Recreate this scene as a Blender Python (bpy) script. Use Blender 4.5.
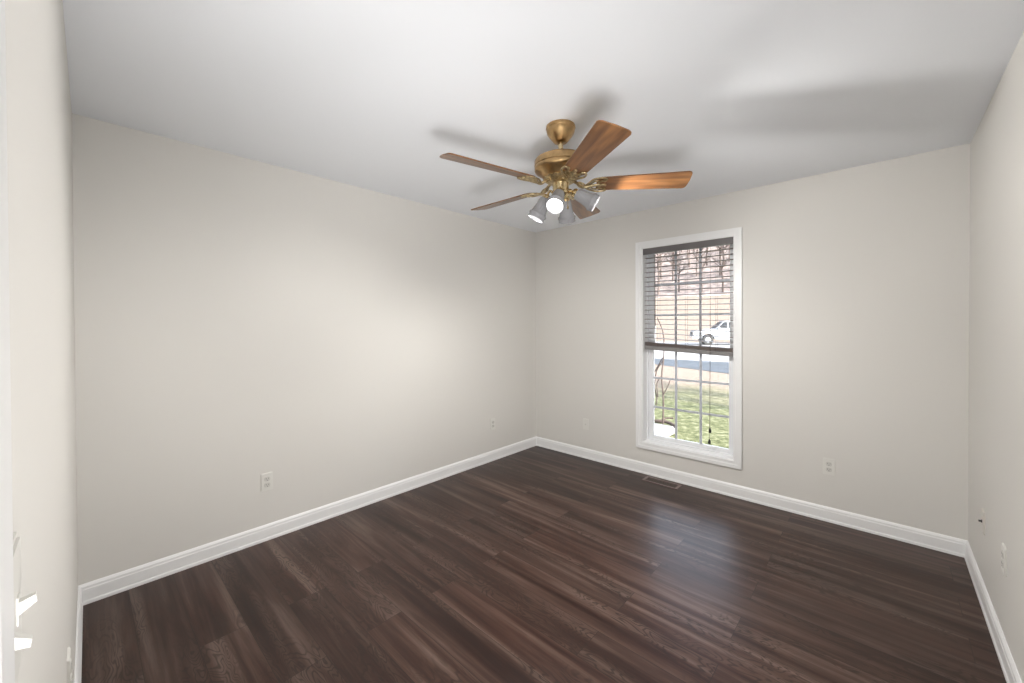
import bpy, bmesh, math, random
from mathutils import Vector, Matrix
PI = math.pi
sc = bpy.context.scene
for o in list(bpy.data.objects): bpy.data.objects.remove(o)
C = sc.collection

# ---------------------------------------------------------------- camera
H = 2.44; LX = 3.298; LY = 3.578
CX, CY, CH = 2.934, 0.0195, 1.391
YAW, PITCH, ROLL, FPX = -0.7488, -0.0084, -0.0043, 401.04
cam = bpy.data.cameras.new('camera'); cob = bpy.data.objects.new('camera', cam); C.objects.link(cob)
F = Vector((math.sin(YAW)*math.cos(PITCH), math.cos(YAW)*math.cos(PITCH), math.sin(PITCH)))
R = Vector((math.cos(YAW), -math.sin(YAW), 0)); U = R.cross(F)
R2 = math.cos(ROLL)*R + math.sin(ROLL)*U; U2 = -math.sin(ROLL)*R + math.cos(ROLL)*U
m = Matrix((R2, U2, -F)).transposed().to_4x4(); m.translation = Vector((CX, CY, CH))
cob.matrix_world = m
cam.sensor_width = 36; cam.lens = FPX/1024*36; cam.shift_y = -13.86/1024
cam.clip_start = 0.02; cam.clip_end = 400
sc.camera = cob

# ---------------------------------------------------------------- sky, sun, lights, exposure
W = bpy.data.worlds.new('sky'); sc.world = W; W.use_nodes = True
wn = W.node_tree.nodes; wl = W.node_tree.links
bg = wn['Background']; sky = wn.new('ShaderNodeTexSky'); sky.sky_type = 'NISHITA'
sky.sun_disc = False; sky.sun_elevation = math.radians(32); sky.sun_rotation = math.radians(98)
sky.air_density = 1.0; sky.dust_density = 2.0
hs = wn.new('ShaderNodeHueSaturation'); hs.inputs['Saturation'].default_value = .45
wl.new(sky.outputs[0], hs.inputs['Color']); wl.new(hs.outputs[0], bg.inputs[0]); bg.inputs[1].default_value = 1.65
sd = bpy.data.lights.new('sun', 'SUN'); sun = bpy.data.objects.new('sun', sd); C.objects.link(sun)
sd.energy = 16; sd.angle = math.radians(0.6); sd.color = (1, .94, .86)
el, az = math.radians(30), math.radians(-8)          # sun stands towards +X, a little behind the house front
sun.rotation_euler = Vector((math.cos(el)*math.cos(az), math.cos(el)*math.sin(az), math.sin(el))).to_track_quat('Z', 'Y').to_euler()
# added unseen fill spots for flashgun light: low ones upward, high ones at walls
def fill_spot(name, loc, tgt, watts, ang, size=.27):
    d = bpy.data.lights.new(name, 'SPOT'); o = bpy.data.objects.new(name, d); C.objects.link(o); o.location = loc
    d.energy = watts; d.color = (1, .985, .97); d.shadow_soft_size = size; d.spot_size = math.radians(ang); d.spot_blend = 1
    o.rotation_euler = (Vector(loc)-Vector(tgt)).to_track_quat('Z', 'Y').to_euler()
FP = (3.0, .25, .9)
fill_spot('bounce_fill', FP, (.25, .6, 2.44), 56, 95)
fill_spot('bounce_fill', FP, (1.9, 1.1, 2.44), 92, 80)
fill_spot('bounce_fill', FP, (.2, 3.2, 2.3), 80, 80)
fill_spot('camera_fill', (3.02, .12, 1.85), (2.2, 3.5, 1.2), 44, 90)
fill_spot('camera_fill', (3.02, .12, 1.85), (0, 1.8, 1.0), 54, 90)
HALL_W = 15; BULB_W = 13.5
sc.view_settings.view_transform = 'Standard'; sc.view_settings.look = 'None'
sc.view_settings.gamma = 1; sc.view_settings.use_curve_mapping = False
sc.view_settings.exposure = 0.02

# ---------------------------------------------------------------- material helpers
def mat(name, col=(.8, .8, .8), rough=.5, metal=0, bump=0, bscale=200, var=0, vscale=6, spec=None, emit=0):
    m = bpy.data.materials.new(name); m.use_nodes = True
    n = m.node_tree.nodes; l = m.node_tree.links; b = n['Principled BSDF']
    b.inputs['Base Color'].default_value = (*col, 1)
    b.inputs['Roughness'].default_value = rough; b.inputs['Metallic'].default_value = metal
    if spec is not None: b.inputs['Specular IOR Level'].default_value = spec
    tc = n.new('ShaderNodeTexCoord')
    if emit:
        b.inputs['Emission Color'].default_value = (1, .97, .92, 1); b.inputs['Emission Strength'].default_value = emit
    no = n.new('ShaderNodeTexNoise'); no.inputs['Scale'].default_value = vscale; no.inputs['Detail'].default_value = 3
    l.new(tc.outputs['Object'], no.inputs['Vector'])
    if var:
        r = n.new('ShaderNodeValToRGB'); r.color_ramp.elements[0].position = .3; r.color_ramp.elements[1].position = .7
        r.color_ramp.elements[0].color = (*[c*(1-var) for c in col], 1)
        r.color_ramp.elements[1].color = (*[min(1, c*(1+var)) for c in col], 1)
        l.new(no.outputs['Fac'], r.inputs['Fac']); l.new(r.outputs['Color'], b.inputs['Base Color'])
    if bump:
        n2 = n.new('ShaderNodeTexNoise'); n2.inputs['Scale'].default_value = bscale; n2.inputs['Detail'].default_value = 2
        bp = n.new('ShaderNodeBump'); bp.inputs['Strength'].default_value = bump; bp.inputs['Distance'].default_value = .002
        l.new(tc.outputs['Object'], n2.inputs['Vector']); l.new(n2.outputs['Fac'], bp.inputs['Height']); l.new(bp.outputs['Normal'], b.inputs['Normal'])
    return m

def ramp(n, stops):
    r = n.new('ShaderNodeValToRGB'); e = r.color_ramp.elements
    while len(e) > 1: e.remove(e[-1])
    e[0].position = stops[0][0]; e[0].color = (*stops[0][1], 1)
    for p, c in stops[1:]:
        x = e.new(p); x.color = (*c, 1)
    return r

def floor_mat():
    m = bpy.data.materials.new('dark_vinyl_plank'); m.use_nodes = True
    n = m.node_tree.nodes; l = m.node_tree.links; b = n['Principled BSDF']
    tc = n.new('ShaderNodeTexCoord')
    br = n.new('ShaderNodeTexBrick'); br.offset = .37; br.offset_frequency = 2; br.squash = 1
    br.inputs['Scale'].default_value = 1; br.inputs['Brick Width'].default_value = 1.22; br.inputs['Row Height'].default_value = .178
    br.inputs['Mortar Size'].default_value = .0011; br.inputs['Mortar Smooth'].default_value = .3; br.inputs['Bias'].default_value = 0
    br.inputs['Color1'].default_value = (0, 0, 0, 1); br.inputs['Color2'].default_value = (1, 1, 1, 1); br.inputs['Mortar'].default_value = (.5, .5, .5, 1)
    l.new(tc.outputs['Object'], br.inputs['Vector'])
    # per-plank offset of the grain
    sh = n.new('ShaderNodeVectorMath'); sh.operation = 'MULTIPLY'; sh.inputs[1].default_value = (13.7, 7.3, 5.1)
    l.new(br.outputs['Color'], sh.inputs[0])
    ad = n.new('ShaderNodeVectorMath'); ad.operation = 'ADD'
    l.new(tc.outputs['Object'], ad.inputs[0]); l.new(sh.outputs[0], ad.inputs[1])
    def mapped(s):
        mp = n.new('ShaderNodeMapping'); mp.inputs['Scale'].default_value = s; l.new(ad.outputs[0], mp.inputs['Vector']); return mp
    # broad streaks
    a = n.new('ShaderNodeTexNoise'); a.inputs['Scale'].default_value = 1; a.inputs['Detail'].default_value = 4; a.inputs['Roughness'].default_value = .55; a.inputs['Distortion'].default_value = .5
    l.new(mapped((.8, 14, 1)).outputs[0], a.inputs['Vector'])
    r1 = ramp(n, [(.32, (.015, .0038, .0018)), (.43, (.031, .0115, .0072)), (.54, (.055, .0275, .0195)), (.68, (.105, .068, .054))])
    l.new(a.outputs['Fac'], r1.inputs['Fac'])
    # cathedral grain: contour lines of a stretched noise
    c = n.new('ShaderNodeTexNoise'); c.inputs['Scale'].default_value = 1; c.inputs['Detail'].default_value = 2; c.inputs['Distortion'].default_value = .35
    l.new(mapped((3.6, 14, 1)).outputs[0], c.inputs['Vector'])
    mu = n.new('ShaderNodeMath'); mu.operation = 'MULTIPLY'; mu.inputs[1].default_value = 95; l.new(c.outputs['Fac'], mu.inputs[0])
    si = n.new('ShaderNodeMath'); si.operation = 'SINE'; l.new(mu.outputs[0], si.inputs[0])
    gm = n.new('ShaderNodeMapRange'); gm.inputs['From Min'].default_value = .1; gm.inputs['From Max'].default_value = 1; l.new(si.outputs[0], gm.inputs['Value'])
    k = n.new('ShaderNodeTexNoise'); k.inputs['Scale'].default_value = 1; k.inputs['Detail'].default_value = 1
    l.new(mapped((1.0, 5, 1)).outputs[0], k.inputs['Vector'])
    km = n.new('ShaderNodeMapRange'); km.inputs['From Min'].default_value = .46; km.inputs['From Max'].default_value = .56; l.new(k.outputs['Fac'], km.inputs['Value'])
    gk = n.new('ShaderNodeMath'); gk.operation = 'MULTIPLY'; l.new(gm.outputs[0], gk.inputs[0]); l.new(km.outputs[0], gk.inputs[1])
    g2 = n.new('ShaderNodeMath'); g2.operation = 'MULTIPLY'; g2.inputs[1].default_value = .8; l.new(gk.outputs[0], g2.inputs[0])
    mx = n.new('ShaderNodeMix'); mx.data_type = 'RGBA'; mx.blend_type = 'MIX'
    l.new(g2.outputs[0], mx.inputs['Factor']); l.new(r1.outputs['Color'], mx.inputs['A']); mx.inputs['B'].default_value = (.018, .008, .005, 1)
    # fine pores
    f = n.new('ShaderNodeTexNoise'); f.inputs['Scale'].default_value = 1; f.inputs['Detail'].default_value = 3
    l.new(mapped((9, 160, 1)).outputs[0], f.inputs['Vector'])
    fm = n.new('ShaderNodeMapRange'); fm.inputs['From Min'].default_value = .35; fm.inputs['From Max'].default_value = .7
    fm.inputs['To Min'].default_value = .84; fm.inputs['To Max'].default_value = 1.16; l.new(f.outputs['Fac'], fm.inputs['Value'])
    # plank tone
    pt = n.new('ShaderNodeMapRange'); pt.inputs['To Min'].default_value = .82; pt.inputs['To Max'].default_value = 1.18; l.new(br.outputs['Color'], pt.inputs['Value'])
    tm = n.new('ShaderNodeMath'); tm.operation = 'MULTIPLY'; l.new(fm.outputs[0], tm.inputs[0]); l.new(pt.outputs[0], tm.inputs[1])
    sc_ = n.new('ShaderNodeVectorMath'); sc_.operation = 'SCALE'; l.new(mx.outputs['Result'], sc_.inputs[0]); l.new(tm.outputs[0], sc_.inputs['Scale'])
    seam = n.new('ShaderNodeMix'); seam.data_type = 'RGBA'; l.new(br.outputs['Fac'], seam.inputs['Factor'])
    l.new(sc_.outputs[0], seam.inputs['A']); seam.inputs['B'].default_value = (.012, .007, .005, 1)
    l.new(seam.outputs['Result'], b.inputs['Base Color'])
    rr = n.new('ShaderNodeMapRange'); rr.inputs['To Min'].default_value = .28; rr.inputs['To Max'].default_value = .39
    l.new(f.outputs['Fac'], rr.inputs['Value']); l.new(rr.outputs[0], b.inputs['Roughness'])
    b.inputs['Specular IOR Level'].default_value = .33
    bp = n.new('ShaderNodeBump'); bp.inputs['Strength'].default_value = .07; bp.inputs['Distance'].default_value = .001
    l.new(f.outputs['Fac'], bp.inputs['Height']); l.new(bp.outputs['Normal'], b.inputs['Normal'])
    return m

def wood_mat(name, dark, lite, rough=.32):
    m = bpy.data.materials.new(name); m.use_nodes = True
    n = m.node_tree.nodes; l = m.node_tree.links; b = n['Principled BSDF']
    tc = n.new('ShaderNodeTexCoord'); mp = n.new('ShaderNodeMapping'); mp.inputs['Scale'].default_value = (2.2, 26, 26)
    l.new(tc.outputs['Object'], mp.inputs['Vector'])
    w = n.new('ShaderNodeTexNoise'); w.inputs['Scale'].default_value = 1; w.inputs['Detail'].default_value = 5; w.inputs['Distortion'].default_value = .8
    l.new(mp.outputs[0], w.inputs['Vector'])
    r = ramp(n, [(.3, dark), (.5, tuple((a+c)/2 for a, c in zip(dark, lite))), (.68, lite)])
    l.new(w.outputs['Fac'], r.inputs['Fac']); l.new(r.outputs['Color'], b.inputs['Base Color'])
    b.inputs['Roughness'].default_value = rough; b.inputs['Coat Weight'].default_value = .35; b.inputs['Coat Roughness'].default_value = .18
    return m

M = {}
M['wall'] = mat('greige_wall_paint', (.70, .683, .648), .6, bump=.06, bscale=260)
M['ceil'] = mat('white_ceiling_paint', (.875, .90, .94), .8, bump=.06, bscale=180)
M['trim'] = mat('white_trim_paint', (.84, .84, .84), .35)
M['vinyl'] = mat('white_vinyl_frame', (.82, .83, .85), .35)
M['muntin'] = mat('grey_muntin', (.50, .52, .57), .4)
M['plastic'] = mat('white_plastic', (.74, .73, .69), .35)
M['slot'] = mat('dark_slot', (.05, .05, .05), .6)
M['plast2'] = mat('receptacle_plastic', (.62, .61, .57), .4)
M['floor'] = floor_mat()
M['brass'] = mat('antique_brass', (.47, .31, .15), .31, metal=1, var=.22, vscale=30)
M['brass2'] = mat('pale_polished_brass', (.66, .52, .30), .25, metal=1, var=.15, vscale=60)
M['iron'] = mat('aged_brass_casting', (.50, .40, .24), .34, metal=1, var=.4, vscale=70)
M['blade'] = wood_mat('walnut_blade', (.085, .033, .012), (.285, .130, .046))
M['slat'] = mat('taupe_slat', (.20, .165, .15), .4)
M['rail'] = mat('charcoal_rail', (.13, .12, .12), .4)
M['cord'] = mat('dark_cord', (.10, .08, .07), .7)
M['tassel'] = mat('black_tassel', (.02, .02, .02), .5)
M['bronze'] = mat('brown_register_metal', (.085, .055, .045), .4, metal=.2)
M['bark'] = mat('bare_bark', (.05, .035, .03), .9, var=.4, vscale=3)
M['bark2'] = mat('pale_bark', (.10, .075, .065), .9, var=.3, vscale=3)
M['carw'] = mat('white_car_paint', (.26, .27, .285), .25)
M['carg'] = mat('dark_car_glass', (.02, .022, .025), .35, spec=.1)
M['tyre'] = mat('black_tyre', (.02, .02, .02), .8)
M['chrome'] = mat('chrome', (.6, .62, .66), .2, metal=1)
M['conc'] = mat('pale_concrete', (.15, .147, .155), .85, var=.2, vscale=12)
M['dark_strip'] = mat('blue_grey_strip', (.022, .029, .038), .8, var=.35, vscale=1.5)
M['gravel'] = mat('pale_gravel', (.19, .185, .185), .9, var=.2, vscale=2)
M['bulb'] = mat('lit_bulb', (1, 1, 1), .3, emit=9)
def ground_mat():
    m = bpy.data.materials.new('lawn_and_field'); m.use_nodes = True
    n = m.node_tree.nodes; l = m.node_tree.links; b = n['Principled BSDF']; b.inputs['Roughness'].default_value = .95
    b.inputs['Specular IOR Level'].default_value = .1
    tc = n.new('ShaderNodeTexCoord'); sx = n.new('ShaderNodeSeparateXYZ'); l.new(tc.outputs['Object'], sx.inputs[0])
    big = n.new('ShaderNodeTexNoise'); big.inputs['Scale'].default_value = .5; big.inputs['Detail'].default_value = 4; l.new(tc.outputs['Object'], big.inputs['Vector'])
    fine = n.new('ShaderNodeTexNoise'); fine.inputs['Scale'].default_value = 9; fine.inputs['Detail'].default_value = 6; fine.inputs['Roughness'].default_value = .75; l.new(tc.outputs['Object'], fine.inputs['Vector'])
    y = n.new('ShaderNodeMath'); y.operation = 'MULTIPLY_ADD'; y.inputs[1].default_value = 5; l.new(big.outputs['Fac'], y.inputs[0]); l.new(sx.outputs['Y'], y.inputs[2])
    mr = n.new('ShaderNodeMapRange'); mr.inputs['From Min'].default_value = 11.5; mr.inputs['From Max'].default_value = 14.5; l.new(y.outputs[0], mr.inputs['Value'])
    gr = ramp(n, [(.34, (.028, .032, .013)), (.5, (.080, .086, .042)), (.66, (.18, .178, .115))]); l.new(fine.outputs['Fac'], gr.inputs['Fac'])
    ta = ramp(n, [(.3, (.085, .064, .048)), (.5, (.150, .120, .097)), (.7, (.21, .175, .148))]); l.new(fine.outputs['Fac'], ta.inputs['Fac'])
    mx = n.new('ShaderNodeMix'); mx.data_type = 'RGBA'; l.new(mr.outputs[0], mx.inputs['Factor']); l.new(gr.outputs[0], mx.inputs['A']); l.new(ta.outputs[0], mx.inputs['B'])
    l.new(mx.outputs['Result'], b.inputs['Base Color'])
    return m
M['ground'] = ground_mat()
M['litter'] = mat('leaf_litter_hillside', (.15, .118, .105), .95, var=.7, vscale=1.3)
def glass_mat():
    m = bpy.data.materials.new('window_glass'); m.use_nodes = True
    n = m.node_tree.nodes; l = m.node_tree.links
    n.remove(n['Principled BSDF']); out = n['Material Output']
    t = n.new('ShaderNodeBsdfTransparent'); t.inputs[0].default_value = (.95, .96, .96, 1)
    g = n.new('ShaderNodeBsdfGlossy'); g.inputs['Roughness'].default_value = .02
    fr = n.new('ShaderNodeFresnel'); fr.inputs[0].default_value = 1.45
    x = n.new('ShaderNodeMixShader'); l.new(fr.outputs[0], x.inputs[0]); l.new(t.outputs[0], x.inputs[1]); l.new(g.outputs[0], x.inputs[2]); l.new(x.outputs[0], out.inputs[0])
    return m
M['glass'] = glass_mat()
def shade_mat():
    m = bpy.data.materials.new('smoky_ribbed_glass'); m.use_nodes = True
    n = m.node_tree.nodes; l = m.node_tree.links; b = n['Principled BSDF']; out = n['Material Output']
    b.inputs['Base Color'].default_value = (.25, .25, .26, 1); b.inputs['Roughness'].default_value = .22
    tr = n.new('ShaderNodeBsdfTranslucent'); tr.inputs[0].default_value = (.55, .56, .58, 1)
    x = n.new('ShaderNodeMixShader'); x.inputs[0].default_value = .06
    l.new(b.outputs[0], x.inputs[1]); l.new(tr.outputs[0], x.inputs[2]); l.new(x.outputs[0], out.inputs[0])
    return m
M['shade'] = shade_mat()

# ---------------------------------------------------------------- mesh helpers
def BM(): return bmesh.new()
def box(bm, x0, x1, y0, y1, z0, z1):
    vs = [bm.verts.new((x, y, z)) for x in (x0, x1) for y in (y0, y1) for z in (z0, z1)]
    for f in ((0, 1, 3, 2), (4, 6, 7, 5), (0, 4, 5, 1), (2, 3, 7, 6), (0, 2, 6, 4), (1, 5, 7, 3)):
        bm.faces.new([vs[i] for i in f])
    return vs
def bbox(bm, x0, x1, y0, y1, z0, z1, bev=.002, seg=2):
    vs = box(bm, x0, x1, y0, y1, z0, z1)
    es = set(e for v in vs for e in v.link_edges)
    bmesh.ops.bevel(bm, geom=list(es), offset=bev, segments=seg, affect='EDGES', profile=.6)
def lathe(bm, prof, seg=40, mtx=None, rib=0, nrib=0, close=False):
    rings = []
    for z, r in prof:
        ring = []
        for i in range(seg):
            a = 2*PI*i/seg; rr = r*(1+rib*math.cos(nrib*a)) if rib else r
            v = Vector((rr*math.cos(a), rr*math.sin(a), z))
            ring.append(bm.verts.new(mtx @ v if mtx else v))
        rings.append(ring)
    for a, b in zip(rings, rings[1:]):
        for i in range(seg):
            bm.faces.new((a[i], a[(i+1) % seg], b[(i+1) % seg], b[i]))
    if close:
        bm.faces.new(rings[0][::-1]); bm.faces.new(rings[-1])
    return rings
def tube(bm, pts, r, seg=8, cap=True):
    pts = [Vector(p) for p in pts]; rs = r if isinstance(r, (list, tuple)) else [r]*len(pts)
    rings = []; prev = None
    for i, p in enumerate(pts):
        t = (pts[min(i+1, len(pts)-1)] - pts[max(i-1, 0)]).normalized()
        ref = Vector((0, 0, 1)) if abs(t.z) < .95 else Vector((1, 0, 0))
        u = t.cross(ref).normalized() if prev is None else (prev - t*prev.dot(t)).normalized()
        prev = u; v = t.cross(u)
        rings.append([bm.verts.new(p + rs[i]*(math.cos(2*PI*k/seg)*u + math.sin(2*PI*k/seg)*v)) for k in range(seg)])
    for a, b in zip(rings, rings[1:]):
        for k in range(seg): bm.faces.new((a[k], a[(k+1) % seg], b[(k+1) % seg], b[k]))
    if cap: bm.faces.new(rings[0][::-1]); bm.faces.new(rings[-1])
def spline(pts, n=6):
    pts = [Vector(p) for p in pts]; P = [pts[0]*2-pts[1]] + pts + [pts[-1]*2-pts[-2]]; out = []
    for i in range(1, len(P)-2):
        for k in range(n):
            t = k/n; a, b, c, d = P[i-1:i+3]
            out.append(.5*((2*b)+(c-a)*t+(2*a-5*b+4*c-d)*t*t+(3*b-a-3*c+d)*t**3))
    out.append(pts[-1]); return out
def prism(bm, outline, z0, z1, mtx=None):
    f = lambda x, y, z: bm.verts.new(mtx @ Vector((x, y, z)) if mtx else (x, y, z))
    a = [f(x, y, z0) for x, y in outline]; b = [f(x, y, z1) for x, y in outline]
    bm.faces.new(a[::-1]); bm.faces.new(b)
    n = len(a)
    for i in range(n): bm.faces.new((a[i], a[(i+1) % n], b[(i+1) % n], b[i]))
def extrude_profile(bm, prof, p0, p1, mit0=0, mit1=0):
    """prof: (depth out from wall, height). runs p0->p1 on the floor; out = left normal of the run; mitres shift the ends per unit of depth"""
    p0 = Vector(p0); p1 = Vector(p1); d = (p1-p0).normalized(); nrm = Vector((-d.y, d.x, 0))
    A = [bm.verts.new(p0 + d*(a*mit0) + nrm*a + Vector((0, 0, z))) for a, z in prof]
    B = [bm.verts.new(p1 - d*(a*mit1) + nrm*a + Vector((0, 0, z))) for a, z in prof]
    n = len(A)
    for i in range(n): bm.faces.new((A[i], A[(i+1) % n], B[(i+1) % n], B[i]))
    bm.faces.new(A[::-1]); bm.faces.new(B)
def obj(name, bm, material, parent=None, smooth=False, loc=None, rot=None):
    bmesh.ops.recalc_face_normals(bm, faces=bm.faces)
    me = bpy.data.meshes.new(name); bm.to_mesh(me); bm.free()
    if smooth:
        me.polygons.foreach_set('use_smooth', [True]*len(me.polygons))
        try: me.set_sharp_from_angle(angle=math.radians(38))
        except Exception: pass
    me.materials.append(material)
    o = bpy.data.objects.new(name, me); C.objects.link(o)
    if loc is not None: o.location = loc
    if rot is not None: o.rotation_euler = rot
    if parent: o.parent = parent
    return o
def thing(name, label, cat, loc=(0, 0, 0), rot=(0, 0, 0), group=None):
    o = bpy.data.objects.new(name, None); C.objects.link(o); o.empty_display_size = .05
    o.location = loc; o.rotation_euler = rot; tag(o, label, cat, group); return o
def tag(o, label, cat, group=None):
    o['label'] = label; o['category'] = cat
    if group: o['group'] = group
    return o
def struct(name, bm, m, parent=None, **k):
    o = obj(name, bm, m, parent, **k)
    if parent is None: o['kind'] = 'structure'
    return o
def dup(root, loc, rot=None, label=None, scale=None):
    r = root.copy(); C.objects.link(r); r.location = loc
    if rot is not None: r.rotation_euler = rot
    if scale: r.scale = scale
    if label: r['label'] = label
    for ch in list(root.children):
        c = ch.copy(); C.objects.link(c); c.parent = r
        for g in list(ch.children):
            d = g.copy(); C.objects.link(d); d.parent = c
    return r

# ---------------------------------------------------------------- room shell
WT = .14
NW = lambda x: -.0104*x                                     # the doorway wall runs a hair out of square
bm = BM(); box(bm, -WT, LX+WT, -1.75, LY+WT, -.12, 0); struct('floor', bm, M['floor'])
bm = BM(); box(bm, -WT, LX+WT, -1.75, LY+WT, H, H+.2); struct('ceiling', bm, M['ceil'])
bm = BM(); box(bm, -WT, 0, -1.75, LY+WT, 0, H); struct('wall_left', bm, M['wall'])
bm = BM(); box(bm, LX, LX+WT, -1.75, LY+WT, 0, H); struct('wall_right', bm, M['wall'])
WX0, WX1, WZ0, WZ1 = 1.282, 2.052, .292, 2.090              # window opening
bm = BM()
for a in ((0, WX0, 0, H), (WX1, LX, 0, H), (WX0, WX1, 0, WZ0), (WX0, WX1, WZ1, H)):
    box(bm, a[0], a[1], LY, LY+WT, a[2], a[3])
bmesh.ops.remove_doubles(bm, verts=bm.verts, dist=1e-5)
struct('wall_back', bm, M['wall'])
DX0, DX1, DZ = 2.600, 3.235, 2.04                            # doorway the camera stands in
bm = BM()
for x0, x1, z0, z1 in ((0, DX0, 0, H), (DX1, LX, 0, H), (DX0, DX1, DZ, H)):
    vs = [bm.verts.new(v) for v in ((x0, NW(x0), z0), (x1, NW(x1), z0), (x1, NW(x1)-.115, z0), (x0, NW(x0)-.115, z0))]
    vt = [bm.verts.new(v.co + Vector((0, 0, z1-z0))) for v in vs]
    bm.faces.new(vs[::-1]); bm.faces.new(vt)
    for i in range(4): bm.faces.new((vs[i], vs[(i+1) % 4], vt[(i+1) % 4], vt[i]))
struct('wall_front', bm, M['wall'])
bm = BM(); box(bm, 0, LX, -1.75, -1.6, 0, H); struct('wall_hall', bm, M['wall'])

# baseboards (moulded profile: toe that leans out, flat face, small cap)
HB = .101
prof = [(0, 0), (.016, 0), (.0155, .014), (.0125, .020), (.0125, .073), (.0105, .078), (.010, .088), (.006, .096), (.003, HB), (0, HB)]
for name, p0, p1 in (('baseboard_left', (0, LY, 0), (0, 0, 0)), ('baseboard_back', (LX, LY, 0), (0, LY, 0)),
                     ('baseboard_right', (LX, NW(LX), 0), (LX, LY, 0)), ('baseboard_front', (0, 0, 0), (DX0-.094, NW(DX0-.094), 0))):
    bm = BM(); extrude_profile(bm, prof, p0, p1, 1, 0 if name == 'baseboard_front' else 1)
    struct(name, bm, M['trim'], smooth=False)

# door casing around the doorway
bm = BM()
def casing_leg(x0, x1, z0, z1):
    y = NW((x0+x1)/2)
    bbox(bm, x0, x1, y-.002, y+.012, z0, z1, .003)
    bbox(bm, x0+.018, x1-.012, y+.008, y+.0155, z0, z1-.0, .003)
casing_leg(DX0-.094, DX0, 0, DZ+.06); casing_leg(DX1, DX1+.060, 0, DZ+.06)
bbox(bm, DX0-.094, DX1+.06, NW(2.9)-.004, NW(2.9)+.012, DZ, DZ+.06, .003)
struct('trim_1', bm, M['trim'])
bm = BM()
y = NW(2.9)
box(bm, DX0-.001, DX0+.012, y-.12, y+.001, 0, DZ); box(bm, DX1-.012, DX1+.001, y-.12, y+.001, 0, DZ); box(bm, DX0, DX1, y-.12, y+.001, DZ-.012, DZ)
struct('trim_2', bm, M['trim'])

# ---------------------------------------------------------------- window
win = bpy.data.objects.new('window_1', None); C.objects.link(win); win.location = ((WX0+WX1)/2, LY, WZ0); win['kind'] = 'structure'
def wobj(name, bm, m, par=None, **k):
    bmesh.ops.translate(bm, verts=bm.verts, vec=-Vector(win.location)); return obj(name, bm, m, par or win, **k)
cw = .058
bm = BM()                                                   # picture-frame casing with mitred corners and a raised outer bead
def frame_ring(bm, x0, x1, z0, z1, w, ya, yb):
    o = [(x0-w, z0-w), (x1+w, z0-w), (x1+w, z1+w), (x0-w, z1+w)]; i = [(x0, z0), (x1, z0), (x1, z1), (x0, z1)]
    V = {(k, y): [bm.verts.new((x, y, z)) for x, z in pts] for k, pts in (('o', o), ('i', i)) for y in (ya, yb)}
    for k in range(4):
        j = (k+1) % 4
        bm.faces.new((V['o', ya][k], V['o', ya][j], V['i', ya][j], V['i', ya][k]))
        bm.faces.new((V['o', yb][k], V['o', yb][j], V['i', yb][j], V['i', yb][k]))
        bm.faces.new((V['o', ya][k], V['o', ya][j], V['o', yb][j], V['o', yb][k]))
        bm.faces.new((V['i', ya][k], V['i', ya][j], V['i', yb][j], V['i', yb][k]))
frame_ring(bm, WX0, WX1, WZ0, WZ1, cw, LY-.011, LY+.002)
frame_ring(bm, WX0-.030, WX1+.030, WZ0-.030, WZ1+.030, cw-.030, LY-.017, LY-.010)
frame_ring(bm, WX0-.004, WX1+.004, WZ0-.004, WZ1+.004, .008, LY-.0135, LY-.010)
wobj('casing', bm, M['trim'])
bm = BM(); frame_ring(bm, WX0+.006, WX1-.006, WZ0+.006, WZ1-.006, .006, LY-.001, LY+WT+.01)
wobj('jamb', bm, M['trim'])
bm = BM()                                                   # stops the sashes slide behind
frame_ring(bm, WX0+.020, WX1-.020, WZ0+.020, WZ1-.018, .014, LY+.082, LY+.094)
wobj('sash_stop', bm, M['vinyl'])
def sash(name, z0, z1, y0, y1, sw, bot, top, xs, zs):
    bm = BM()
    bbox(bm, WX0+.007, WX0+.006+sw, y0, y1, z0, z1, .002); bbox(bm, WX1-.006-sw, WX1-.007, y0, y1, z0, z1, .002)
    bbox(bm, WX0+.006+sw-.002, WX1-.004-sw, y0, y1, z0, z0+bot, .002); bbox(bm, WX0+.006+sw-.002, WX1-.004-sw, y0, y1, z1-top, z1, .002)
    s = wobj(name, bm, M['vinyl'])
    ym = (y0+y1)/2; gx0, gx1, gz0, gz1 = WX0+.006+sw, WX1-.006-sw, z0+bot, z1-top
    bm = BM(); box(bm, gx0-.003, gx1+.003, ym-.002, ym+.002, gz0-.003, gz1+.003)
    g = wobj('pane', bm, M['glass'], s); g.location = (0, 0, 0)
    bm = BM()
    for x in xs: bbox(bm, x-.0105, x+.0105, ym-.007, ym-.0025, gz0, gz1, .002)
    for z in zs: bbox(bm, gx0, gx1, ym-.0075, ym-.003, z-.0095, z+.0095, .002)
    wobj('muntin_grid', bm, M['muntin'], s)
    return s
gx = [1.345+.636*k/3 for k in (1, 2)]
sash('lower_sash', WZ0+.007, 1.185, LY+.098, LY+.120, .057, .046, .035, [x-.004 for x in gx], [.338+.2735*k for k in (1, 2)])
sash('upper_sash', 1.150, WZ1-.007, LY+.122, LY+.142, .057, .035, .034, [x-.014 for x in gx], [1.185+.2845*k for k in (1, 2)])
bm = BM(); bbox(bm, 1.64, 1.69, LY+.088, LY+.112, 1.183, 1.198, .003); wobj('sash_lock', bm, M['vinyl'])

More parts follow.
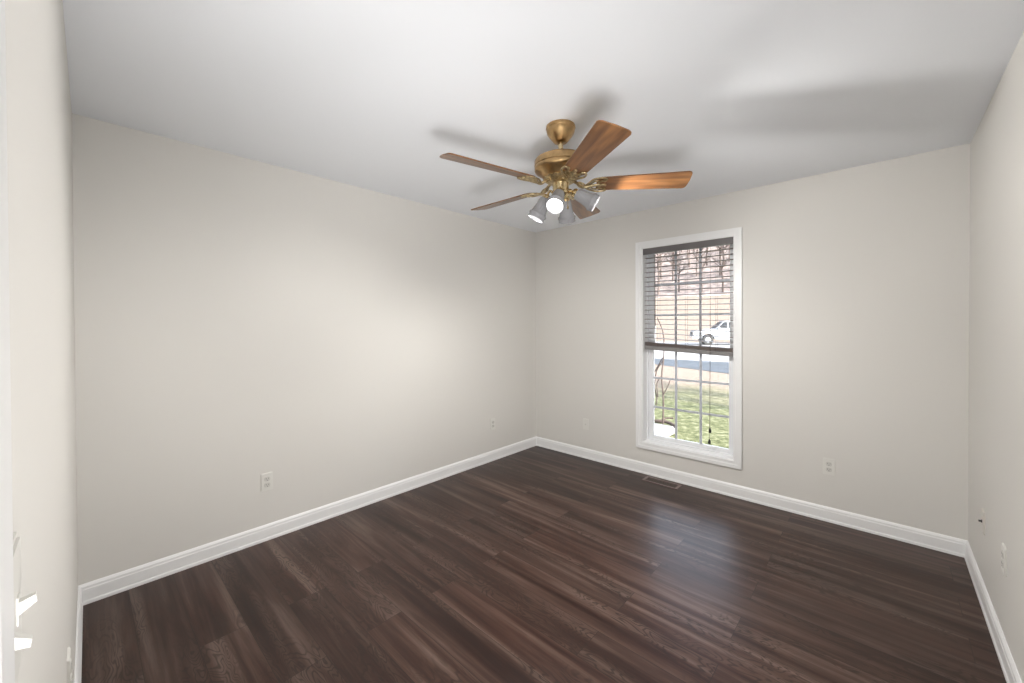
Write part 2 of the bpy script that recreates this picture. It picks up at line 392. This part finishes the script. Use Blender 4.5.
# ---------------------------------------------------------------- blind
bx0, bx1 = WX0+.013, WX1-.016
BY = LY+.046
bl = thing('window_blind', 'charcoal and taupe slatted blind lowered over the upper half of the window', 'window blind', ((bx0+bx1)/2, BY, WZ1))
def bobj(name, bm, m, par=None, **k):
    bmesh.ops.translate(bm, verts=bm.verts, vec=-Vector(bl.location)); return obj(name, bm, m, par or bl, **k)
bm = BM(); bbox(bm, WX0+.001, WX1-.001, LY+.002, LY+.012, WZ1-.062, WZ1-.003, .002); bobj('valance', bm, M['rail'])
bm = BM(); bbox(bm, bx0, bx1, BY-.022, BY+.026, WZ1-.045, WZ1-.006, .002); bobj('headrail', bm, M['rail'])
NS = 18; ztop = WZ1-.092; zbot = 1.245
for k in range(NS+5):                                        # open slats, then five gathered on the bottom rail
    z = ztop - (ztop-zbot)*k/(NS-1) if k < NS else 1.202 - (k-NS)*.0062
    bm = BM()
    pr = [(-.024, -.0016), (-.012, .0012), (0, .0022), (.012, .0012), (.024, -.0016)]
    t = .0026
    rows = [(BY+a, z+b) for a, b in pr] + [(BY+a, z+b+t) for a, b in reversed(pr)]
    sag = .016*(k/(NS-1))**2 if k < NS else .016                 # the lowered blind hangs a little lower at its right end
    A = [bm.verts.new((bx0, y, zz+sag)) for y, zz in rows]; B = [bm.verts.new((bx1, y, zz-sag)) for y, zz in rows]
    n = len(rows)
    for i in range(n): bm.faces.new((A[i], A[(i+1) % n], B[(i+1) % n], B[i]))
    bm.faces.new(A[::-1]); bm.faces.new(B)
    bobj('slat', bm, M['slat'])
bm = BM(); bbox(bm, bx0, bx1, BY-.026, BY+.026, 1.137, 1.172, .004)
for v in bm.verts: v.co.z -= .016*(v.co.x-(bx0+bx1)/2)/((bx1-bx0)/2)
bobj('bottom_rail', bm, mat('grey_bottom_rail', (.21, .20, .195), .45))
for x in (1.42, 1.665, 1.91):
    for dy in (-.0255, .0255):
        bm = BM(); tube(bm, [(x, BY+dy, WZ1-.05), (x, BY+dy, 1.15)], .0009, 6); bobj('ladder_cord', bm, M['cord'])
bm = BM(); tube(bm, [(1.405, LY-.002, WZ1-.06), (1.404, LY-.003, 1.72), (1.405, LY-.002, 1.37)], [.0035, .0035, .0045], 8)
tube(bm, [(1.405, LY+.004, WZ1-.045), (1.405, LY-.002, WZ1-.065)], .002, 6); bobj('tilt_wand', bm, M['cord'], smooth=True)
for x, z in ((1.872, .498), (1.868, .405)):
    bm = BM(); tube(bm, spline([(1.872, LY+.006, WZ1-.05), (1.875, LY-.001, 1.6), (x+.003, LY-.003, 1.1), (x, LY-.003, z)]), .0011, 6)
    c = bobj('lift_cord', bm, M['cord'])
    bm = BM(); lathe(bm, [(.024, .002), (.020, .006), (.006, .0095), (-.008, .011), (-.016, .0095), (-.018, .004)], 14, Matrix.Translation((x, LY-.003, z)), close=True)
    tb = bobj('tassel', bm, M['tassel'], c, smooth=True)

# ---------------------------------------------------------------- outlets and plates
def rrect(w, h, r, n=4):
    out = []
    for cx, cy, a0 in ((w/2-r, h/2-r, 0), (-w/2+r, h/2-r, 90), (-w/2+r, -h/2+r, 180), (w/2-r, -h/2+r, 270)):
        for k in range(n+1):
            a = math.radians(a0+90*k/n); out.append((cx+r*math.cos(a), cy+r*math.sin(a)))
    return out
XZ = Matrix(((1, 0, 0, 0), (0, 0, -1, 0), (0, 1, 0, 0), (0, 0, 0, 1)))    # outline (x,y) -> x,z ; height -> -y (into the room for rot 0)
def plate_mesh(w=.070, h=.114):
    bm = BM(); prism(bm, rrect(w, h, .006), 0, .004, XZ); prism(bm, rrect(w-.008, h-.008, .005), .004, .0062, XZ); return bm
def outlet(loc, rz, label, first=None):
    t = thing('wall_outlet', label, 'outlet', loc, (0, 0, rz), 'electrical outlets in the walls')
    obj('cover_plate', plate_mesh(), M['plastic'], t)
    for s in (1, -1):
        bm = BM()
        prism(bm, [(x, y+s*.0195) for x, y in rrect(.034, .029, .011, 6)], .006, .0082, XZ)
        rc = obj('receptacle', bm, M['plast2'], t)
        bm = BM()
        for x, w, hh in ((-.0065, .0022, .009), (.0065, .0022, .007)):
            prism(bm, [(x+a*w/2, s*.0195+.003+b*hh/2) for a, b in ((1, 1), (-1, 1), (-1, -1), (1, -1))], .008, .0085, XZ)
        prism(bm, [(.0026*math.cos(a), s*.0195-.008+.0026*math.sin(a)) for a in [k*PI/5 for k in range(10)]], .008, .0085, XZ)
        obj('slot', bm, M['slot'], rc)
    bm = BM(); prism(bm, [(.003*math.cos(a), .003*math.sin(a)) for a in [k*PI/6 for k in range(12)]], .006, .0072, XZ); obj('screw', bm, M['plastic'], t)
    return t
o1 = outlet((0, .834, .377), PI/2, 'white duplex outlet on the long left wall, nearest the viewer')
dup(o1, (0, 2.880, .372), (0, 0, PI/2), 'white duplex outlet on the left wall near the far corner')
dup(o1, (2.651, LY, .385), (0, 0, 0), 'white duplex outlet on the window wall right of the window')
dup(o1, (LX, 2.59, .418), (0, 0, -PI/2), 'white outlet plate seen almost edge on, on the right wall')
dup(o1, (1.30, NW(1.30), .44), (0, 0, PI-.0104), 'white outlet edge on low on the doorway wall, just above the left baseboard end')
t = thing('telephone_plate', 'plain white wall plate on the window wall between far corner and window', 'wall plate', (.668, LY, .352))
obj('cover_plate', plate_mesh(), M['plastic'], t)
bm = BM(); bbox(bm, -.008, .008, -.0085, -.005, -.008, .008, .001); obj('jack', bm, M['plast2'], t)
t = thing('cable_plate', 'wall plate with dark coaxial jack on the right wall near the corner', 'wall plate', (LX, 3.068, .400), (0, 0, -PI/2))
obj('cover_plate', plate_mesh(), mat('wall_coloured_plate', (.68, .65, .60), .4), t)
bm = BM(); lathe(bm, [(.005, .0075), (.009, .0075), (.009, .005), (.018, .0048), (.018, .001)], 12, XZ, close=True); obj('coaxial_jack', bm, M['slot'], t)
# double toggle switch beside the doorway
sx = 2.4225
t = thing('light_switch', 'white double toggle light switch plate beside the door casing at the left edge', 'light switch', (sx, NW(sx), 1.152), (0, 0, PI-.0104))
obj('cover_plate', plate_mesh(.114, .114), M['plastic'], t)
for dx, s in ((.023, 1), (-.023, -1)):
    bm = BM(); bbox(bm, dx-.0052, dx+.0052, -.0072, -.004, -.012, .012, .0008); hb = obj('toggle_frame', bm, M['plastic'], t)
    bm = BM()
    a = [(dx-.0042, -.006, -s*.004), (dx+.0042, -.006, -s*.004), (dx+.0042, -.006, s*.007), (dx-.0042, -.006, s*.007)]
    b = [(dx-.0034, -.0172, s*.0040), (dx+.0034, -.0172, s*.0040), (dx+.0034, -.0164, s*.0100), (dx-.0034, -.0164, s*.0100)]
    A = [bm.verts.new(v) for v in a]; B = [bm.verts.new(v) for v in b]
    bm.faces.new(A); bm.faces.new(B)
    for i in range(4): bm.faces.new((A[i], A[(i+1) % 4], B[(i+1) % 4], B[i]))
    obj('toggle', bm, M['plastic'], t)

# ---------------------------------------------------------------- floor register
t = thing('floor_register', 'brown metal louvred heating register in the floor below the window', 'floor vent', (1.508, 3.462, 0))
bm = BM()
w, d = .155, .058
for a in ((-w, w, -d, -d+.017), (-w, w, d-.017, d), (-w, -w+.022, -d+.015, d-.015), (w-.022, w, -d+.015, d-.015)): bbox(bm, a[0], a[1], a[2], a[3], 0, .005, .0015)
obj('rim', bm, mat('register_rim', (.17, .12, .11), .35), t)
bm = BM()
for k in range(3): box(bm, -w+.02, w-.02, -d+.024+k*.025, -d+.029+k*.025, .0005, .0035)
for k in range(25): box(bm, -w+.025+k*.0105, -w+.028+k*.0105, -d+.016, d-.016, .0008, .003)
obj('louvre', bm, M['bronze'], t)
bm = BM(); box(bm, -w+.01, w-.01, -d+.01, d-.01, 0, .0008); obj('duct_opening', bm, M['slot'], t)

# ---------------------------------------------------------------- ceiling fan
FX, FY, BZ = 1.674, 1.760, 2.126
fan = thing('ceiling_fan', 'antique brass ceiling fan with five walnut blades and a four-lamp light kit', 'ceiling fan', (FX, FY, H))
def fz(z): return z-H
def flathe(name, prof, m, seg=48, **k):
    bm = BM(); lathe(bm, [(fz(z), r) for z, r in prof], seg, close=True, **k); return obj(name, bm, m, fan, smooth=True)
flathe('canopy', [(2.44, .072), (2.436, .0765), (2.424, .0775), (2.419, .074), (2.412, .0745), (2.398, .071), (2.385, .062), (2.376, .055), (2.372, .052), (2.366, .046), (2.358, .040), (2.352, .034), (2.349, .020)], M['brass'])
flathe('downrod', [(2.356, .0125), (2.285, .0125), (2.283, .022), (2.272, .026), (2.262, .026)], M['brass2'], 24)
flathe('motor_housing', [(2.272, .03), (2.270, .095), (2.266, .124), (2.260, .134), (2.252, .1385), (2.226, .139), (2.223, .1365), (2.219, .139), (2.206, .1385), (2.199, .135), (2.190, .120), (2.180, .104), (2.172, .098), (2.166, .092), (2.160, .070)], M['brass'], 64)
bm = BM()                                                    # cast vented collar under the motor
lathe(bm, [(fz(2.168), .088), (fz(2.160), .090), (fz(2.150), .078), (fz(2.140), .062), (fz(2.134), .05)], 60, rib=.045, nrib=15, close=True)
obj('rotor_collar', bm, M['iron'], fan, smooth=True)
flathe('switch_housing', [(2.140, .038), (2.134, .044), (2.128, .0425), (2.092, .0425), (2.088, .047), (2.078, .047), (2.070, .040), (2.060, .026), (2.052, .012), (2.046, .009), (2.042, .004)], M['brass2'], 36)

PT = -.242
def blade_outline():
    pts = []
    L0, L1 = .185, .651
    def arc(cx, cy, r, a0, a1, n=6):
        for k in range(n+1):
            a = math.radians(a0+(a1-a0)*k/n); pts.append((cx+r*math.cos(a), cy+r*math.sin(a)))
    arc(L1-.018, .072-.018, .018, 0, 90)          # tip corners
    arc(L0+.022, .055-.022, .022, 90, 180)
    arc(L0+.022, -.055+.022, .022, 180, 270)
    arc(L1-.018, -.072+.018, .018, 270, 360)
    pts.append((L1+.004, 0))
    return pts
bm = BM(); prism(bm, blade_outline(), -.003, .003)
bmesh.ops.bevel(bm, geom=[e for e in bm.edges if abs(e.verts[0].co.z-e.verts[1].co.z) < 1e-6], offset=.0013, segments=2, affect='EDGES')
blade = obj('blade', bm, M['blade'], fan)
bm = BM()                                                    # cast scroll bracket, fixed under the blade
z = -.0075
tube(bm, spline([(.062, 0, .022), (.095, 0, .004), (.125, 0, -.016), (.155, 0, -.012), (.185, 0, z), (.225, 0, z)]), .0075, 8)
for s in (1, -1):
    tube(bm, spline([(.120, 0, -.014), (.140, s*.022, -.013), (.165, s*.047, z), (.195, s*.060, z), (.228, s*.056, z), (.236, s*.044, z), (.226, s*.036, z)], 5), .0050, 8)
    tube(bm, spline([(.226, s*.036, z), (.206, s*.030, z), (.196, s*.018, z), (.206, s*.007, z), (.225, 0, z)], 5), .0046, 8)
    tube(bm, spline([(.130, 0, -.014), (.152, s*.012, -.011), (.170, s*.030, z), (.188, s*.036, z), (.2, s*.028, z)], 5), .0042, 8)
    tube(bm, spline([(.080, 0, .010), (.098, s*.020, .0), (.120, s*.018, -.010), (.132, 0, -.013)], 5), .0040, 8)
for x, y in ((.226, .036), (.226, -.036), (.228, 0)):
    lathe(bm, [(-.013, .003), (-.012, .0075), (-.009, .0085), (-.004, .0085)], 14, Matrix.Translation((x, y, 0)), close=True)
iron = obj('blade_bracket', bm, M['iron'], fan, smooth=True)
for k in range(5):
    a = 36.115*PI/180 + k*2*PI/5 - 0*PI
    for src in (blade, iron):
        o = src if k == 0 else src.copy()
        if k: C.objects.link(o)
        o.parent = fan; o.location = (0, 0, BZ-H); o.rotation_euler = (Matrix.Rotation(a, 3, 'Z') @ Matrix.Rotation(math.radians(-2.6 if k == 3 else 0), 3, 'Y') @ Matrix.Rotation(PT, 3, 'X')).to_euler()

# light kit
RV = Vector((.7325, .681, 0)); TV = Vector((.681, -.7325, 0))
def fp(u, w, z): return RV*u + TV*w + Vector((0, 0, z-H))
SH = [(fp(.070, .005, 2.086), fp(.207, .030, 2.004)), (fp(-.074, .0, 2.066), fp(-.127, -.006, 1.964)),
      (fp(-.012, .052, 2.076), fp(-.044, .124, 1.985)), (fp(.030, -.055, 2.076), fp(.048, -.112, 1.966))]
for i, (a, b) in enumerate(SH):
    d = (b-a).normalized(); q = d.to_track_quat('Z', 'Y').to_matrix().to_4x4(); q.translation = a
    hub = Vector((a.x, a.y, 0)).normalized()*.040 + Vector((0, 0, fz(2.084)))
    bm = BM(); tube(bm, spline([hub, hub+Vector((a.x, a.y, 0)).normalized()*.012+Vector((0, 0, .012)), a-d*.022+Vector((0, 0, .004)), a-d*.006], 5), .0062, 10)
    lathe(bm, [(-.012, .006), (-.008, .018), (0, .0235), (.016, .0245), (.018, .0225)], 24, q, close=True)
    arm = obj('lamp_arm', bm, M['brass2'], fan, smooth=True)
    bm = BM()
    outp = [(.012, .0235), (.018, .0280), (.030, .0305), (.050, .0320), (.072, .0350), (.090, .039), (.098, .0425), (.102, .0470), (.107, .0480), (.111, .0455), (.120, .0440), (.130, .0455)]
    inp = [(z_, r_-.0025) for z_, r_ in reversed(outp)]
    lathe(bm, outp+inp, 60, q, rib=.022, nrib=20)
    sh = obj('lamp_shade', bm, M['shade'], fan, smooth=True)
    bm = BM(); big = .031
    prof = [(.018, .0125), (.036, .0125), (.048, .016)] + [(.083+big*math.sin(math.radians(t_)), big*math.cos(math.radians(t_))) for t_ in range(-50, 90, 12)] + [(.083+big, .002)]
    lathe(bm, prof, 24, q, close=True)
    obj('bulb', bm, M['bulb'], sh, smooth=True)
    ld = bpy.data.lights.new('bulb_light', 'SPOT'); lo = bpy.data.objects.new('bulb_light', ld); C.objects.link(lo)
    ld.energy = BULB_W*4; ld.color = (1, .975, .94); ld.shadow_soft_size = .03; ld.spot_size = math.radians(150); ld.spot_blend = .6
    lo.location = Vector((FX, FY, H)) + a + d*.119; lo.rotation_euler = (-d).to_track_quat('Z', 'Y').to_euler()
bm = BM(); c0 = fp(.032, .036, 2.10)
for k in range(22):
    lathe(bm, [(-.0019, .0006), (0, .0019), (.0019, .0006)], 8, Matrix.Translation(c0-Vector((0, 0, .0042*k))), close=True)
tube(bm, [c0, c0-Vector((0, 0, .09))], .0006, 5)
tube(bm, [fp(.022, .026, 2.101), c0+Vector((0, 0, .002))], .003, 8)
ch = obj('pull_chain', bm, M['brass2'], fan)
bm = BM(); lathe(bm, [(.008, .0015), (.004, .004), (-.006, .0055), (-.012, .003)], 12, Matrix.Translation(c0-Vector((0, 0, .098))), close=True)
obj('chain_knob', bm, M['brass2'], ch, smooth=True)

# unseen hall lamp, added to send light through the doorway
hl = thing('added_hall_lamp', 'unseen white ceiling lamp added in the hallway for light through the doorway', 'ceiling lamp', (2.2, -.85, H))
bm = BM(); lathe(bm, [(0, .15), (-.018, .155), (-.022, .14)], 32, close=True); obj('base', bm, M['trim'], hl, smooth=True)
bm = BM(); lathe(bm, [(-.02, .138), (-.05, .125), (-.075, .09), (-.088, .04), (-.09, .005)], 32, close=True); obj('dome', bm, mat('lit_dome', (1, 1, 1), .5, emit=1.5), hl, smooth=True)
ld = bpy.data.lights.new('added_hall_light', 'POINT'); lo = bpy.data.objects.new('added_hall_light', ld); C.objects.link(lo)
ld.energy = HALL_W; ld.shadow_soft_size = .12; lo.location = (2.2, -.85, H-.22)

# ---------------------------------------------------------------- outdoors
rnd = random.Random(4)
G = -.35
def gh(x, y):                                               # terrain: flat yard and drive, then a field that climbs to the woods
    s = max(0, y-39)
    return G + min(s, 22)*.26 + max(0, s-22)*.42 + .05*math.sin(x*.7)*min(1, s/10)
def terrain(name, x0, x1, ys, m, dz=0, nx=30):
    bm = BM(); V = []
    for y in ys: V.append([bm.verts.new((x0+(x1-x0)*i/nx, y, gh(x0+(x1-x0)*i/nx, y)+dz)) for i in range(nx+1)])
    for a, b in zip(V, V[1:]):
        for i in range(nx): bm.faces.new((a[i], a[i+1], b[i+1], b[i]))
    return struct(name, bm, m, smooth=True)
terrain('ground', -70, 60, [LY+WT, 8, 12, 20, 33, 39, 50, 61], M['ground'])
terrain('hillside', -90, 60, [61, 66, 72, 80, 90, 105, 140], M['litter'])
def strip(name, pts_near, pts_far, m, dz):
    bm = BM(); a = [bm.verts.new((x, y, gh(x, y)+dz)) for x, y in pts_near]; b = [bm.verts.new((x, y, gh(x, y)+dz)) for x, y in pts_far]
    for i in range(len(a)-1): bm.faces.new((a[i], a[i+1], b[i+1], b[i]))
    return struct(name, bm, m)
strip('dark_strip', [(-40, 22), (-12, 18.6), (-4.4, 16.8), (-1, 15.2), (6, 12.5), (30, 9)], [(-40, 26), (-12, 20.4), (-5.5, 19.5), (-2.1, 19.6), (6, 19.4), (30, 19)], M['dark_strip'], .012)  # long dark blue-grey band across the yard, before the drive
strip('driveway', [(-40, 26), (-12, 20.4), (-5.5, 19.5), (-2.1, 19.6), (6, 19.4), (30, 19)], [(-40, 36), (-12, 38), (-5.5, 38.5), (-2.1, 39), (6, 39), (30, 39)], M['gravel'], .010)

def bare_tree(name, label, h, seed, m, loc, spread=1.0, rt=.13, depth=3, group=None, cat='tree'):
    rr = random.Random(seed)
    tr = thing(name, label, cat, loc, (0, 0, 0), group)
    bmT = BM(); bmB = BM()
    pts = [Vector((0, 0, -.3))]; n = 7
    for k in range(1, n+1): pts.append(Vector((rr.uniform(-.03, .03)*h*k/n*1.2, rr.uniform(-.03, .03)*h*k/n*1.2, h*.85*k/n)))
    tube(bmT, pts, [rt*(1-.85*k/n) for k in range(n+1)], 7)
    def br(p, d, L, r, dep):
        q = [p]
        for k in range(3):
            d = (d + Vector((rr.uniform(-.25, .25), rr.uniform(-.25, .25), rr.uniform(-.05, .25)))).normalized(); q.append(q[-1]+d*L/3)
        tube(bmB, q, [r, r*.8, r*.55, r*.25], 4, cap=False)
        if dep:
            for k in range(3 if dep > 1 else 4):
                i = rr.choice((1, 2, 3)); nd = (d + Vector((rr.uniform(-1, 1), rr.uniform(-1, 1), rr.uniform(-.2, .6)))*.9).normalized()
                br(q[i], nd, L*rr.uniform(.45, .65), r*.5, dep-1)
    nb = 11 if cat == 'tree' and h < 10 else 26
    for k in range(nb):
        i = 2+(k*(n-2))//nb; a = k*2.4+rr.uniform(-.4, .4)
        br(pts[i]+(pts[i+1]-pts[i])*rr.random(), Vector((math.cos(a)*spread, math.sin(a)*spread, rr.uniform(.4, 1.0))).normalized(), h*rr.uniform(.22, .34)*(1.15-i*.07)*(1 if nb < 12 else .48), rt*(.5-.04*i), depth-1)
    obj('trunk', bmT, m, tr, smooth=True); obj('branches', bmB, m, tr)
    return tr
protos = [bare_tree('bare_tree', 'leafless woodland tree on the hillside beyond the field', 11+k, 20+k, M['bark2'] if k in (1, 3) else M['bark'], (0, 0, 0), .8, .16, 3, 'leafless trees in the hillside woods') for k in range(4)]
cnt = 0
for row in range(8):
    y0 = 63 + row*6.5
    n = 21
    for k in range(n):
        x = -58 + (k+.3+rnd.random()*.4)*(64/n); y = y0 + rnd.uniform(-1.5, 1.5); s = rnd.uniform(.75, 1.1)
        if cnt < 4: o = protos[cnt]; o.location = (x, y, gh(x, y)); o.rotation_euler = (0, 0, rnd.uniform(0, 6.28)); o.scale = (s, s, s)
        else: dup(protos[cnt % 4], (x, y, gh(x, y)), (0, 0, rnd.uniform(0, 6.28)), scale=(s, s, s))
        cnt += 1

# slim sapling close outside the left side of the window
sp = thing('sapling', 'thin leafless sapling just outside the window behind its left panes', 'sapling', (.20, 6.68, G)); sp.scale = (1, 1, .9)
bm = BM()
tube(bm, spline([(0, 0, -.1), (.01, 0, .5), (-.02, .01, .95), (.02, 0, 1.35), (.01, 0, 1.75), (-.09, 0, 2.05)]), [.016-.00025*k for k in range(31)], 8)
obj('stem', bm, M['bark'], sp, smooth=True)
bm = BM()
for pts in ([(.01, 0, 1.25), (-.10, 0, 1.05), (-.16, .02, .75)], [(-.02, 0, .95), (-.10, 0, .80), (-.08, 0, .55)], [(0, 0, 1.30), (-.08, .02, 1.15), (-.14, 0, 1.02)],
            [(-.16, .02, .75), (-.10, 0, .52), (-.14, 0, .30)], [(.01, 0, .6), (.09, 0, .78), (.12, .02, .9)]):
    tube(bm, spline(pts, 4), .009, 6)
obj('branches', bm, M['bark'], sp)
# pale concrete well cover low outside the window
bm = BM(); bbox(bm, -.55, .50, 5.75, 6.55, G-.05, G+.06, .02); bbox(bm, -.50, .45, 5.80, 6.50, G+.055, G+.09, .01)
tag(obj('concrete_slab', bm, M['conc']), 'low pale concrete slab on the grass at the left foot of the window view', 'slab')
bm = BM(); tube(bm, spline([(-.5, 6.86, G+.03), (.0, 6.80, G+.05), (.2, 6.83, G+.06), (.40, 6.74, G+.03)], 5), [.03+.003*math.sin(k) for k in range(16)], 8)  # thin dark curved piece laid behind the slab
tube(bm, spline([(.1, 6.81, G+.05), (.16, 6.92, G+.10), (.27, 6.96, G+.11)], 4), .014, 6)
tag(obj('dark_piece', bm, mat('dark_brown_piece', (.05, .035, .028), .9), smooth=True), 'dark thin piece on the grass behind the pale slab', 'branch')
# shadow-casting trees in the side yard to the right, beyond the view
bare_tree('yard_tree', 'large leafless tree in the side yard right of the window view', 8, 77, M['bark'], (5.2, 10.0, G), .7, .30, 3)
bare_tree('yard_tree', 'smaller leafless tree in the side yard nearer the house', 7, 91, M['bark'], (3.9, 8.75, G), .7, .22, 3)

# white pickup
def pickup(loc, rz):
    t = thing('pickup_truck', 'white pickup truck parked on the pale gravel drive outside', 'pickup truck', loc, (0, 0, rz))
    Wd = .95
    def side(bm, pts, y0, y1):
        mt = Matrix(((1, 0, 0, 0), (0, 0, 1, 0), (0, 1, 0, 0), (0, 0, 0, 1))); prism(bm, pts, y0, y1, mt)
    bm = BM()
    side(bm, [(2.65, .45), (2.72, .62), (2.68, .95), (2.55, 1.05), (1.25, 1.16), (.6, 1.18), (-.55, 1.18), (-.6, .9), (-.62, .45), (1.25, .42), (1.3, .7), (1.55, .86), (1.85, .86), (2.1, .7), (2.15, .45)], -Wd, Wd)
    bmesh.ops.bevel(bm, geom=bm.edges[:], offset=.03, segments=2, affect='EDGES')
    obj('body', bm, M['carw'], t)
    bm = BM()
    v = [(1.25, 1.14, .90), (.55, 1.74, .72), (-.35, 1.76, .72), (-.62, 1.14, .90)]
    A = [bm.verts.new((x, -y, z)) for x, z, y in v]; B = [bm.verts.new((x, y, z)) for x, z, y in v]
    bm.faces.new(A); bm.faces.new(B)
    for i in range(4): bm.faces.new((A[i], A[(i+1) % 4], B[(i+1) % 4], B[i]))
    bmesh.ops.bevel(bm, geom=bm.edges[:], offset=.03, segments=2, affect='EDGES')
    cab = obj('cab', bm, M['carw'], t)
    def quad(pts, th, nrm):
        bm = BM(); n_ = Vector(nrm)*th; A = [bm.verts.new(Vector(p)-n_) for p in pts]; B = [bm.verts.new(Vector(p)+n_) for p in pts]
        bm.faces.new(A); bm.faces.new(B)
        for i in range(4): bm.faces.new((A[i], A[(i+1) % 4], B[(i+1) % 4], B[i]))
        return bm
    obj('windshield', quad([(1.17, -.80, 1.21), (1.17, .80, 1.21), (.64, .66, 1.67), (.64, -.66, 1.67)], .02, (.65, 0, .75)), M['carg'], cab)
    for s in (1, -1):
        obj('side_window', quad([(1.02, s*.872, 1.23), (.36, s*.872, 1.23), (.36, s*.755, 1.66), (.58, s*.755, 1.66)], .02, (0, s, .3)), M['carg'], cab)
        obj('side_window', quad([(.26, s*.872, 1.23), (-.45, s*.872, 1.23), (-.30, s*.755, 1.66), (.26, s*.755, 1.66)], .02, (0, s, .3)), M['carg'], cab)
    bm = BM()
    for y0, y1 in ((-Wd, -Wd+.08), (Wd-.08, Wd)): side(bm, [(-.6, .5), (-.6, 1.12), (-2.6, 1.12), (-2.65, .5), (-2.1, .5), (-2.05, .72), (-1.85, .88), (-1.45, .88), (-1.25, .72), (-1.2, .5)], y0, y1)
    box(bm, -2.65, -2.55, -Wd, Wd, .5, 1.12); box(bm, -2.6, -.6, -Wd+.05, Wd-.05, .5, .62)
    obj('cargo_bed', bm, M['carw'], t)
    bm = BM(); bbox(bm, 2.66, 2.80, -.9, .9, .42, .62, .03); obj('bumper', bm, M['chrome'], t)
    bm = BM(); bbox(bm, 2.64, 2.73, -.55, .55, .68, .95, .02); obj('grille', bm, M['tyre'], t)
    for s in (1, -1):
        bm = BM(); bbox(bm, 2.60, 2.735, s*.75-.15, s*.75+.15, .70, .93, .03); obj('headlight', bm, M['chrome'], t)
        bm = BM(); bbox(bm, .92, 1.06, s*1.02-.10, s*1.02+.10, 1.16, 1.32, .02); obj('mirror', bm, M['carw'], t)
        for x in (1.7, -1.65):
            q = Matrix.Translation((x, s*.84, .37)) @ Matrix.Rotation(PI/2, 4, 'X')
            bm = BM(); lathe(bm, [(-.11, .20), (-.12, .34), (-.09, .37), (.09, .37), (.12, .34), (.11, .20)], 28, q, close=True); wh = obj('wheel', bm, M['tyre'], t, smooth=True)
            bm = BM(); lathe(bm, [(-.125, .05), (-.118, .19), (.118, .19), (.125, .05)], 18, q, close=True); obj('hubcap', bm, M['chrome'], wh, smooth=True)
    return t
pt = pickup((-6.2, 35.6, G+.02), math.radians(-152)); pt.scale = (1.05, 1.05, 1.1)
